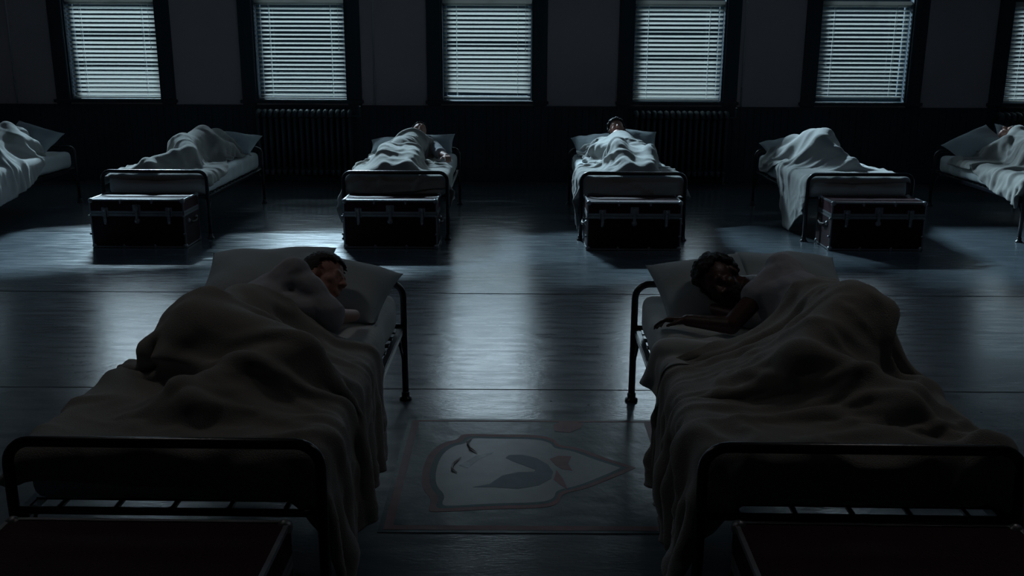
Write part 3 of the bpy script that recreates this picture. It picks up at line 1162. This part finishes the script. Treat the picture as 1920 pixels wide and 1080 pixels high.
# front right: head at the left with curly hair, facing the camera, arm laid out on the sheet
J = side_lying(-1, hip=(.17, .82), head=(-.155, 1.52), hz=.775, knee=(-.06, .52), ank=(.22, .34), shz=.16)
J['neck'] = np.array([-.02, 1.47, .755]); J['sh1'] = np.array([.07, 1.36, .87]); J['sh2'] = np.array([.02, 1.40, .66]); J['chest'] = np.array([.12, 1.22, .755]); J['belly'] = np.array([.17, 1.03, .755])
J['hip1'] = np.array([.20, .82, .835]); J['hip2'] = np.array([.20, .82, .68])
J['el1'] = np.array([-.17, 1.19, .665]); J['wr1'] = np.array([-.33, 1.33, .645])
J['el2'] = np.array([-.10, 1.42, .640]); J['wr2'] = np.array([-.24, 1.56, .645])

add_bed(1.068, 2.71, -.0175, 12, 'at the front right', J,
        pillows=[(-.19, 1.68, .690, .42, -.12, .10, .235, .25, .085, (.06, -.06, .13, .05), 'pale pillow under the dark-haired head on the front right bed'),
                 (.24, 1.80, .72, .36, .05, .0, .25, .22, .08, None, 'pillow behind the shoulder of the sleeper on the front right bed')],
        person=dict(skin=M['skin_dark'], hair_m=M['hair_dark'], hair_style='curly', face=(-.30, -.88, -.10), up=(-.62, .30, .52), beard=True,
                    label='person with curly dark hair and white t-shirt asleep on the front right bed', sleeves=.50,
                    hand=[(J['wr1'], (-.9, .35, -.05), (0, .15, 1), .45, 1.0, 1)]),
        blankets=[dict(x0=-.75, x1=.58, y0=.035, y1=1.12, h=.020, seed=8, crease=1.6, squeeze=(.85, .81), label='grey beige blanket over the sleeper on the front right bed', group=BG,
                       cut=lambda X, Y: (X, Y - .13 * np.clip((.05 - X) / .3, 0, 1) * np.clip((Y - .5) / .6, 0, 1)), steps=170,
                       caps=[((-.47, .98, .60), (-.10, .91, .60), .052, .052)]),
                  dict(caps=[((-.47, 1.02, .60), (-.10, .95, .60), .042, .042)], x0=-.54, x1=-.02, y0=.86, y1=1.16, h=.018, seed=77, squeeze=(.86, .74), name='bed_sheet', cat='sheet', mat='sheet', thick=.004, steps=110,
                       label='pale top sheet bunched by the hand on the front right bed')])
# far row, left to right
J = side_lying(1, hip=(.0, .95), head=(.12, 1.62), hz=.76, knee=(.3, .62), shz=.18)
add_bed(-5.48, FY, 0, 21, 'at the far left, cut by the left edge', J,
        pillows=[(.12, 1.76, .74, .62, .22, -.25, .30, .22, .075, None, 'upright grey pillow on the far bed cut by the left edge')],
        blankets=[dict(x0=-.53, x1=.66, y0=.1, y1=1.60, h=.027, seed=3, mat='blanket_light', squeeze=(.88, .87), cut=lambda X, Y: (np.where(X > .42, .42 + (X - .42) * (1 - .75 * smooth(.9, 1.5, Y)), X), Y), label='pale blanket with hanging folds on the far bed cut by the left edge', group=BG)])
J = side_lying(1, hip=(-.02, .92), head=(.12, 1.56), hz=.76, knee=(.16, .55), ank=(-.12, .26), shz=.15)
add_bed(-3.356, FY, 0, 22, 'behind the leftmost trunk in the far row', J,
        pillows=[(.22, 1.76, .71, .38, .05, -.1, .29, .22, .085, None, 'grey pillow behind the fully covered sleeper above the leftmost trunk')],
        blankets=[dict(x0=-.50, x1=.52, y0=.06, y1=1.70, h=.026, seed=14, squeeze=(.89, .90), shape=lambda X, Y: (.04 + (X - .04) * (1 - .22 * smooth(.4, 1.0, Y)), Y), label='blanket pulled over the head of the sleeper above the leftmost trunk', group=BG)])
J = back_lying(head=(.06, 1.76), hz=.845, hip=(-.05, .95), kn1=(-.16, .55, .76), kn2=(.12, .52, .72))
J['el2'] = np.array([.33, 1.28, .66]); J['wr2'] = np.array([.40, 1.12, .655])
add_bed(-1.112, FY, 0, 23, 'in the far row left of the aisle', J,
        pillows=[(-.20, 1.78, .68, .30, 0, .1, .28, .20, .08, None, 'pillow mostly hidden behind the sleeper on the far bed left of the aisle'),
                 (.22, 1.76, .70, .50, -.1, -.1, .22, .19, .075, None, 'squat pillow right of the head on the far bed left of the aisle')],
        person=dict(skin=M['skin_fair'], hair_m=M['hair_dark'], hair_style='combed', face=(.35, -.45, .75), up=(.1, .75, .5),
                    label='person with dark hair lying face up on the far bed left of the centre aisle', sleeves=.9,
                    hand=[(J['wr2'], (.2, -.9, -.05), (0, 0, 1), .4, 1.0, -1)]),
        blankets=[dict(x0=-.70, x1=.52, y0=.05, y1=1.56, h=.0245, seed=23, crease=1.3, squeeze=(.82, .82), label='rumpled blanket on the far bed left of the centre aisle', group=BG,
                       cut=lambda X, Y: (X, Y - .22 * np.clip((X - .15) / .4, 0, 1) * np.clip((Y - .6) / .8, 0, 1)),
                       shape=lambda X, Y: (-.03 + (X + .03) * (1 - .44 * smooth(.35, .85, Y)) + .09 * (1 - smooth(.2, .7, Y)), Y))])
J = back_lying(head=(.02, 1.80), hz=.875, hip=(.05, 1.0), kn1=(-.08, .62, .80), kn2=(.2, .6, .74))
add_bed(1.107, FY, 0, 24, 'in the far row right of the centre aisle', J,
        pillows=[(-.19, 1.76, .70, .42, -.05, .12, .27, .21, .085, None, 'pillow left of the head on the far bed right of the aisle'),
                 (.20, 1.80, .74, .60, .05, -.08, .26, .20, .08, None, 'propped pillow right of the head on the far bed right of the aisle')],
        person=dict(skin=M['skin_fair'], hair_m=M['hair_dark'], hair_style='curly', face=(-.05, -.72, .55), up=(-.12, .6, .75),
                    label='person with short dark hair asleep on the far bed right of the centre aisle'),
        blankets=[dict(x0=-.70, x1=.50, y0=.05, y1=1.66, h=.0245, seed=31, crease=1.4, squeeze=(.80, .80), label='crumpled pale blanket on the far bed right of the centre aisle', group=BG, mat='blanket_light',
                       shape=lambda X, Y: (.10 + (X - .10) * (1 - .46 * smooth(.30, .85, Y)), Y))])
J = side_lying(-1, hip=(-.02, 1.08), head=(-.16, 1.66), hz=.72, knee=(-.22, .92), ank=(.08, .60), shz=.12)
J['hip1'] = np.array([-.02, 1.10, .86]); J['kn1'] = np.array([-.12, .90, .84]); J['belly'] = np.array([-.08, 1.28, .80])
add_bed(3.218, FY, 0, 25, 'behind the rightmost trunk in the far row', J,
        pillows=[(-.20, 1.78, .68, .35, -.1, .1, .26, .20, .08, None, 'grey pillow corner behind the humped sleeper above the rightmost trunk')],
        blankets=[dict(x0=-.84, x1=.50, y0=.05, y1=1.70, h=.026, seed=41, squeeze=(.91, .91), cut=lambda X, Y: (np.where(X < -.42, -.42 + (X + .42) * (.30 + .80 * np.exp(-((Y - .48) / .26) ** 2)), X), Y), label='pale blanket tented over the curled sleeper above the rightmost trunk', group=BG, mat='blanket_light')])
J = side_lying(-1, hip=(.05, 1.0), head=(.16, 1.70), hz=.84, knee=(-.12, .70), ank=(.1, .35), shz=.17)
add_bed(5.25, FY, 0, 26, 'at the far right, cut by the right edge', J,
        pillows=[(-.16, 1.80, .74, .45, -.42, .12, .28, .20, .075, None, 'tilted grey pillow left of the head on the far bed at the right edge'),
                 (.32, 1.82, .76, .5, .38, -.1, .26, .20, .07, None, 'tilted grey pillow right of the head on the far bed at the right edge')],
        person=dict(skin=M['skin_fair'], hair_m=M['hair_dark'], hair_style='curly', face=(-.3, .1, .6), up=(0, .3, 1),
                    label='person almost hidden under a blanket on the far bed at the right edge'),
        blankets=[dict(x0=-.60, x1=.55, y0=.05, y1=1.60, h=.026, seed=52, squeeze=(.86, .84), shape=lambda X, Y: (.08 + (X - .08) * (1 - .30 * smooth(.4, 1.0, Y)), Y), label='brown grey blanket heaped on the far bed at the right edge', group=BG)])

# ------------------------------------------------------------------ trunks
TWD, TDP, THT = .84, .40, .44
def make_trunk():
    t = thing('steamer_trunk')
    w2 = TWD / 2
    zl = .315
    obj('case', bxs((-w2, w2, 0, TDP, .006, zl - .001), bevel=.004), M['trunk'], t)
    lid = obj('lid', bxs((-w2, w2, 0, TDP, zl + .001, THT), bevel=.005), M['trunk_lid'], t)
    # edge bindings
    bm = bmesh.new()
    e_, k = .011, .0025
    for z0, z1 in ((.006, .018), (zl - .024, zl - .002)):
        box(bm, -w2 - k, w2 + k, -k, e_ * .3, z0, z1)
        box(bm, -w2 - k, w2 + k, TDP - e_ * .3, TDP + k, z0, z1)
        for s in (-1, 1):
            box(bm, s * w2 - k, s * w2 + k, 0, TDP, z0, z1)
    for sx in (-1, 1):
        for y in (0, TDP):
            box(bm, sx * w2 - .010 if sx > 0 else -w2 - k, w2 + k if sx > 0 else -w2 + .010, y - k, y + k, .006, zl - .002)
    obj('case_binding', bm, M['steel'], t)
    bm = bmesh.new()
    for z0, z1 in ((zl + .002, zl + .022), (THT - .012, THT + .003)):
        box(bm, -w2 - k, w2 + k, -k, e_ * .3, z0, z1)
        box(bm, -w2 - k, w2 + k, TDP - e_ * .3, TDP + k, z0, z1)
        for s in (-1, 1):
            box(bm, s * w2 - k, s * w2 + k, 0, TDP, z0, z1)
    box(bm, -w2, w2, 0, .011, THT, THT + .003)
    box(bm, -w2, w2, TDP - .011, TDP, THT, THT + .003)
    for s in (-1, 1):
        box(bm, s * w2 - (.011 if s > 0 else 0), s * w2 + (0 if s > 0 else .011), .011, TDP - .011, THT, THT + .003)
        for y in (0, TDP):
            box(bm, s * w2 - (.010 if s > 0 else k), s * w2 + (k if s > 0 else .010), y - k, y + k, zl, THT)
    obj('lid_binding', bm, M['steel'], lid)
    # corner caps
    for sx in (-1, 1):
        for y in (0, TDP):
            for z in (.018, THT - .012):
                bm = bmesh.new()
                bmesh.ops.create_uvsphere(bm, u_segments=12, v_segments=8, radius=1)
                for v in bm.verts:
                    v.co = Vector((sx * (w2 - .012) + v.co.x * .024, (y + (.012 if y == 0 else -.012)) + v.co.y * .024, z + v.co.z * .024))
                    if z < .1: v.co.z = max(v.co.z, .0)
                obj('corner_cap', bm, M['steel'], t if z < .1 else lid, smooth=True)
    # clamps riveted over the bindings
    for X in (-TWD / 6, TWD / 6):
        for z, par in ((.016, t), (THT - .010, lid)):
            bm = bmesh.new()
            box(bm, X - .012, X + .012, -.009, .012, z - .014, z + .014, bevel=.005)
            lathe(bm, [(.005, 0), (.009, .004), (.009, .008)], (X, -.014, z - .0 + (.012 if z < .1 else -.018)), 10, 'y')
            obj('clamp', bm, M['steel'], par, smooth=True)
    for s in (-1, 1):
        for z in (.13, .19 + .10):
            bm = bmesh.new()
            box(bm, s * w2 - .020, s * w2 + .004, -.007, .010, z - .010, z + .010, bevel=.004)
            obj('clamp', bm, M['steel'], t, smooth=True)
    # draw bolts left and right
    for X in (-.285, .285):
        bm = bmesh.new()
        box(bm, X - .030, X + .030, -.006, 0, zl - .03, zl + .055, bevel=.006)
        box(bm, X - .017, X + .017, -.014, -.004, zl - .085, zl + .030, bevel=.006)
        lathe(bm, [(.006, -.02), (.015, -.016), (.016, -.004), (.012, 0)], (X, 0, zl + .035), 14, 'y')
        lathe(bm, [(.004, -.02), (.012, -.015), (.013, -.004), (.010, 0)], (X, 0, zl - .088), 14, 'y')
        for q in (.0, -.022, -.044):
            tube(bm, [(X - .013, -.016, zl + q), (X + .013, -.016, zl + q)], .003, 6)
        obj('draw_bolt', bm, M['steel'], t, smooth=False)
    # centre lock
    bm = bmesh.new()
    box(bm, -.036, .036, -.006, 0, zl + .012, zl + .080, bevel=.007)
    lathe(bm, [(.008, -.024), (.022, -.02), (.024, -.006), (.022, 0)], (0, 0, zl + .048), 18, 'y')
    box(bm, -.013, .013, -.020, -.006, zl - .055, zl + .035, bevel=.005)
    lathe(bm, [(.004, -.022), (.022, -.016), (.026, -.004), (.024, 0)], (0, 0, zl - .066), 18, 'y')
    obj('lock', bm, M['steel'], t)
    # end handles
    for s in (-1, 1):
        for y in (.10, .30):
            bm = bmesh.new()
            lathe(bm, [(.024, 0), (.024, s * .006), (.012, s * .018), (.003, s * .020)] if s > 0 else [(.003, -.020), (.012, -.018), (.024, -.006), (.024, 0)], (s * w2, y, .235), 14, 'x')
            hb = obj('handle_bracket', bm, M['steel'], t, smooth=True)
        bm = bmesh.new()
        tube(bm, [(s * (w2 + .012), .10, .235), (s * (w2 + .024), .13, .222), (s * (w2 + .030), .20, .214), (s * (w2 + .024), .27, .222), (s * (w2 + .012), .30, .235)], [.008, .011, .013, .011, .008], 8)
        obj('handle', bm, M['leather'], hb, smooth=True)
    return t
tr0 = make_trunk()
for i, (x, y, rz, lab) in enumerate([
        (-3.370, 8.46, 0, 'leftmost dark maroon trunk with steel edges, its end panel and handle showing'),
        (-1.113, 8.49, 0, 'dark trunk at the foot of the far bed left of the aisle'),
        (1.070, 8.45, 0, 'dark trunk with bright latches at the foot of the far bed right of the aisle'),
        (3.257, 8.49, 0, 'rightmost dark trunk with a maroon left end in the far row'),
        (-1.090, 2.20, -.0129, 'near trunk at the foot of the front left bed, only its lid in view'),
        (1.075, 2.20, -.0175, 'near trunk at the foot of the front right bed, only its lid in view')]):
    o = tr0 if i == 0 else copy_tree(tr0)
    o.location = (x, y, 0)
    o.rotation_euler = (0, 0, rz)
    tag(o, lab, 'trunk', 'steamer trunks at the feet of the beds')

# ------------------------------------------------------------------ painted canvas mat on the floor between the front beds
mat = thing('painted_floor_mat', (0, 0, 0), label='worn painted canvas mat with red border and shield outline between the front beds', cat='mat')
def slab(name, pts, z0, z1, m, parent, holes=None):
    bm = bmesh.new()
    if holes is None:
        lo_ = [bm.verts.new((p[0], p[1], z0)) for p in pts]
        hi_ = [bm.verts.new((p[0], p[1], z1)) for p in pts]
        n = len(pts)
        from mathutils.geometry import tessellate_polygon
        for a, b, c in tessellate_polygon([[Vector((p[0], p[1], 0)) for p in pts]]):
            up = (Vector(pts[b]) - Vector(pts[a])).cross(Vector(pts[c]) - Vector(pts[a])) > 0
            bm.faces.new((hi_[a], hi_[b], hi_[c]) if up else (hi_[a], hi_[c], hi_[b]))
            bm.faces.new((lo_[a], lo_[c], lo_[b]) if up else (lo_[a], lo_[b], lo_[c]))
        for i in range(n):
            bm.faces.new((lo_[i], lo_[(i + 1) % n], hi_[(i + 1) % n], hi_[i]))
    else:
        n = len(pts)
        R = [[bm.verts.new((p[0], p[1], z)) for p in q] for q, z in ((pts, z0), (pts, z1), (holes, z1), (holes, z0))]
        for a in range(4):
            A, B = R[a], R[(a + 1) % 4]
            for i in range(n):
                bm.faces.new((A[i], A[(i + 1) % n], B[(i + 1) % n], B[i]))
        bmesh.ops.recalc_face_normals(bm, faces=bm.faces[:])
    return obj(name, bm, m, parent)
slab('canvas', [(-.52, 3.33), (.70, 3.33), (.70, 4.47), (-.52, 4.47)], .0005, .003, M['mat_base'], mat)
R0 = [(-.50, 3.35), (.68, 3.35), (.68, 4.45), (-.50, 4.45)]
R1 = [(-.465, 3.385), (.645, 3.385), (.645, 4.435), (-.465, 4.435)]
slab('border_stripe', R0, .003, .0036, M['red_paint'], mat, R1)
# shield outline: measured points on the floor plane
SH = [(-.385, 3.95), (-.365, 4.10), (-.325, 4.20), (-.22, 4.27), (.06, 4.265), (.19, 4.19), (.27, 4.14), (.515, 3.92),
      (.37, 3.71), (.29, 3.65), (.175, 3.555), (.06, 3.545), (-.29, 3.51), (-.335, 3.52), (-.335, 3.64), (-.37, 3.78)]
def round_off(pts, k=2):
    for _ in range(k):
        q = []
        for i in range(len(pts)):
            a, b = pts[i], pts[(i + 1) % len(pts)]
            q += [(a[0] * .75 + b[0] * .25, a[1] * .75 + b[1] * .25), (a[0] * .25 + b[0] * .75, a[1] * .25 + b[1] * .75)]
        pts = q
    return pts
SH = round_off([(-.40, 3.87), (-.385, 4.06), (-.33, 4.18), (-.26, 4.21), (-.25, 4.285), (-.1, 4.275), (.12, 4.275), (.20, 4.22), (.21, 4.15), (.30, 4.13), (.42, 4.01), (.54, 3.92),
      (.54, 3.91), (.42, 3.80), (.30, 3.70), (.20, 3.66), (.19, 3.57), (.12, 3.53), (-.1, 3.52), (-.30, 3.49), (-.345, 3.50), (-.33, 3.60), (-.385, 3.70)])
_cx, _cy = .045, 3.895
S1 = [(_cx + (p[0] - _cx) * .925, _cy + (p[1] - _cy) * .925) for p in SH]
S2 = [(_cx + (p[0] - _cx) * .865, _cy + (p[1] - _cy) * .865) for p in SH]
slab('shield_outline', SH, .003, .0037, M['red_paint'], mat, S1)
slab('shield_line', S1, .003, .0036, M['teal_paint'], mat, S2)
slab('shield_field', S2, .003, .0035, M['grey_paint'], mat)
def ring_pts(cx, cy, rx, ry, a=0, n=22, pinch=0):
    r_ = []
    for k in range(n):
        t_ = 2 * PI * k / n
        X = rx * math.cos(t_) * (1 + pinch * math.sin(t_) ** 2)
        Y = ry * math.sin(t_)
        r_.append((cx + X * math.cos(a) - Y * math.sin(a), cy + X * math.sin(a) + Y * math.cos(a)))
    return r_
slab('painted_shape', [(-.17, 3.715), (-.08, 3.715), (.02, 3.70), (.11, 3.735), (.165, 3.80), (.175, 3.865), (.155, 3.94), (.105, 4.01), (.04, 4.045),
      (-.02, 4.04), (-.035, 4.01), (.0, 3.97), (.05, 3.93), (.10, 3.885), (.09, 3.868), (.02, 3.862), (-.045, 3.83), (-.075, 3.785), (-.10, 3.745)], .0035, .0040, M['blue_paint'], mat)
slab('painted_shape', [(.165, 4.0), (.205, 4.035), (.265, 4.03), (.245, 3.95), (.26, 3.88), (.215, 3.895), (.19, 3.93)], .0035, .0041, M['red_paint'], mat)
slab('painted_shape', [(.19, 3.885), (.215, 3.80), (.23, 3.70), (.20, 3.74), (.175, 3.79)], .0035, .0041, M['red_paint'], mat)
slab('painted_shape', [(-.24, 3.93), (-.17, 4.03), (-.09, 4.07), (-.10, 4.05), (-.15, 4.0), (-.20, 3.90)], .0035, .0039, M['mat_base'], mat)
slab('paint_patch', [(.20, 4.32), (.27, 4.30), (.33, 4.36), (.345, 4.42), (.30, 4.445), (.23, 4.44), (.195, 4.39)], .0036, .0041, M['red_paint'], mat)
for k, pts in enumerate([[(-.195, 4.23), (-.215, 4.17), (-.20, 4.11), (-.165, 4.06)], [(-.235, 4.01), (-.265, 3.95), (-.27, 3.89), (-.245, 3.85)]]):
    bm = bmesh.new()
    tube(bm, [(p[0], p[1], .004 + .006 * math.sin(PI * (i + .5) / 4)) for i, p in enumerate(pts)], [.001, .004, .004, .001], 6)
    obj('curled_flake', bm, M['paint_chip'], mat, smooth=True)

# ------------------------------------------------------------------ floor seams and scratches (thin ridges of the floor covering)
def seam(name, pts, w_, h_, m):
    bm = bmesh.new()
    tube(bm, [(p[0], p[1], 0.0) for p in pts], h_, 6)
    for v in bm.verts:
        v.co.y += 0
    return tag(obj(name, bm, m), kind='structure')
seam('trim_3', [(-8.7, 6.93), (9.3, 6.90)], .01, .0034, M['floor'])
seam('trim_4', [(-8.7, 4.90), (9.3, 4.89)], .01, .0028, M['floor'])
seam('trim_5', [(-8.7, 9.20), (-1.5, 9.19)], .01, .0035, M['floor'])
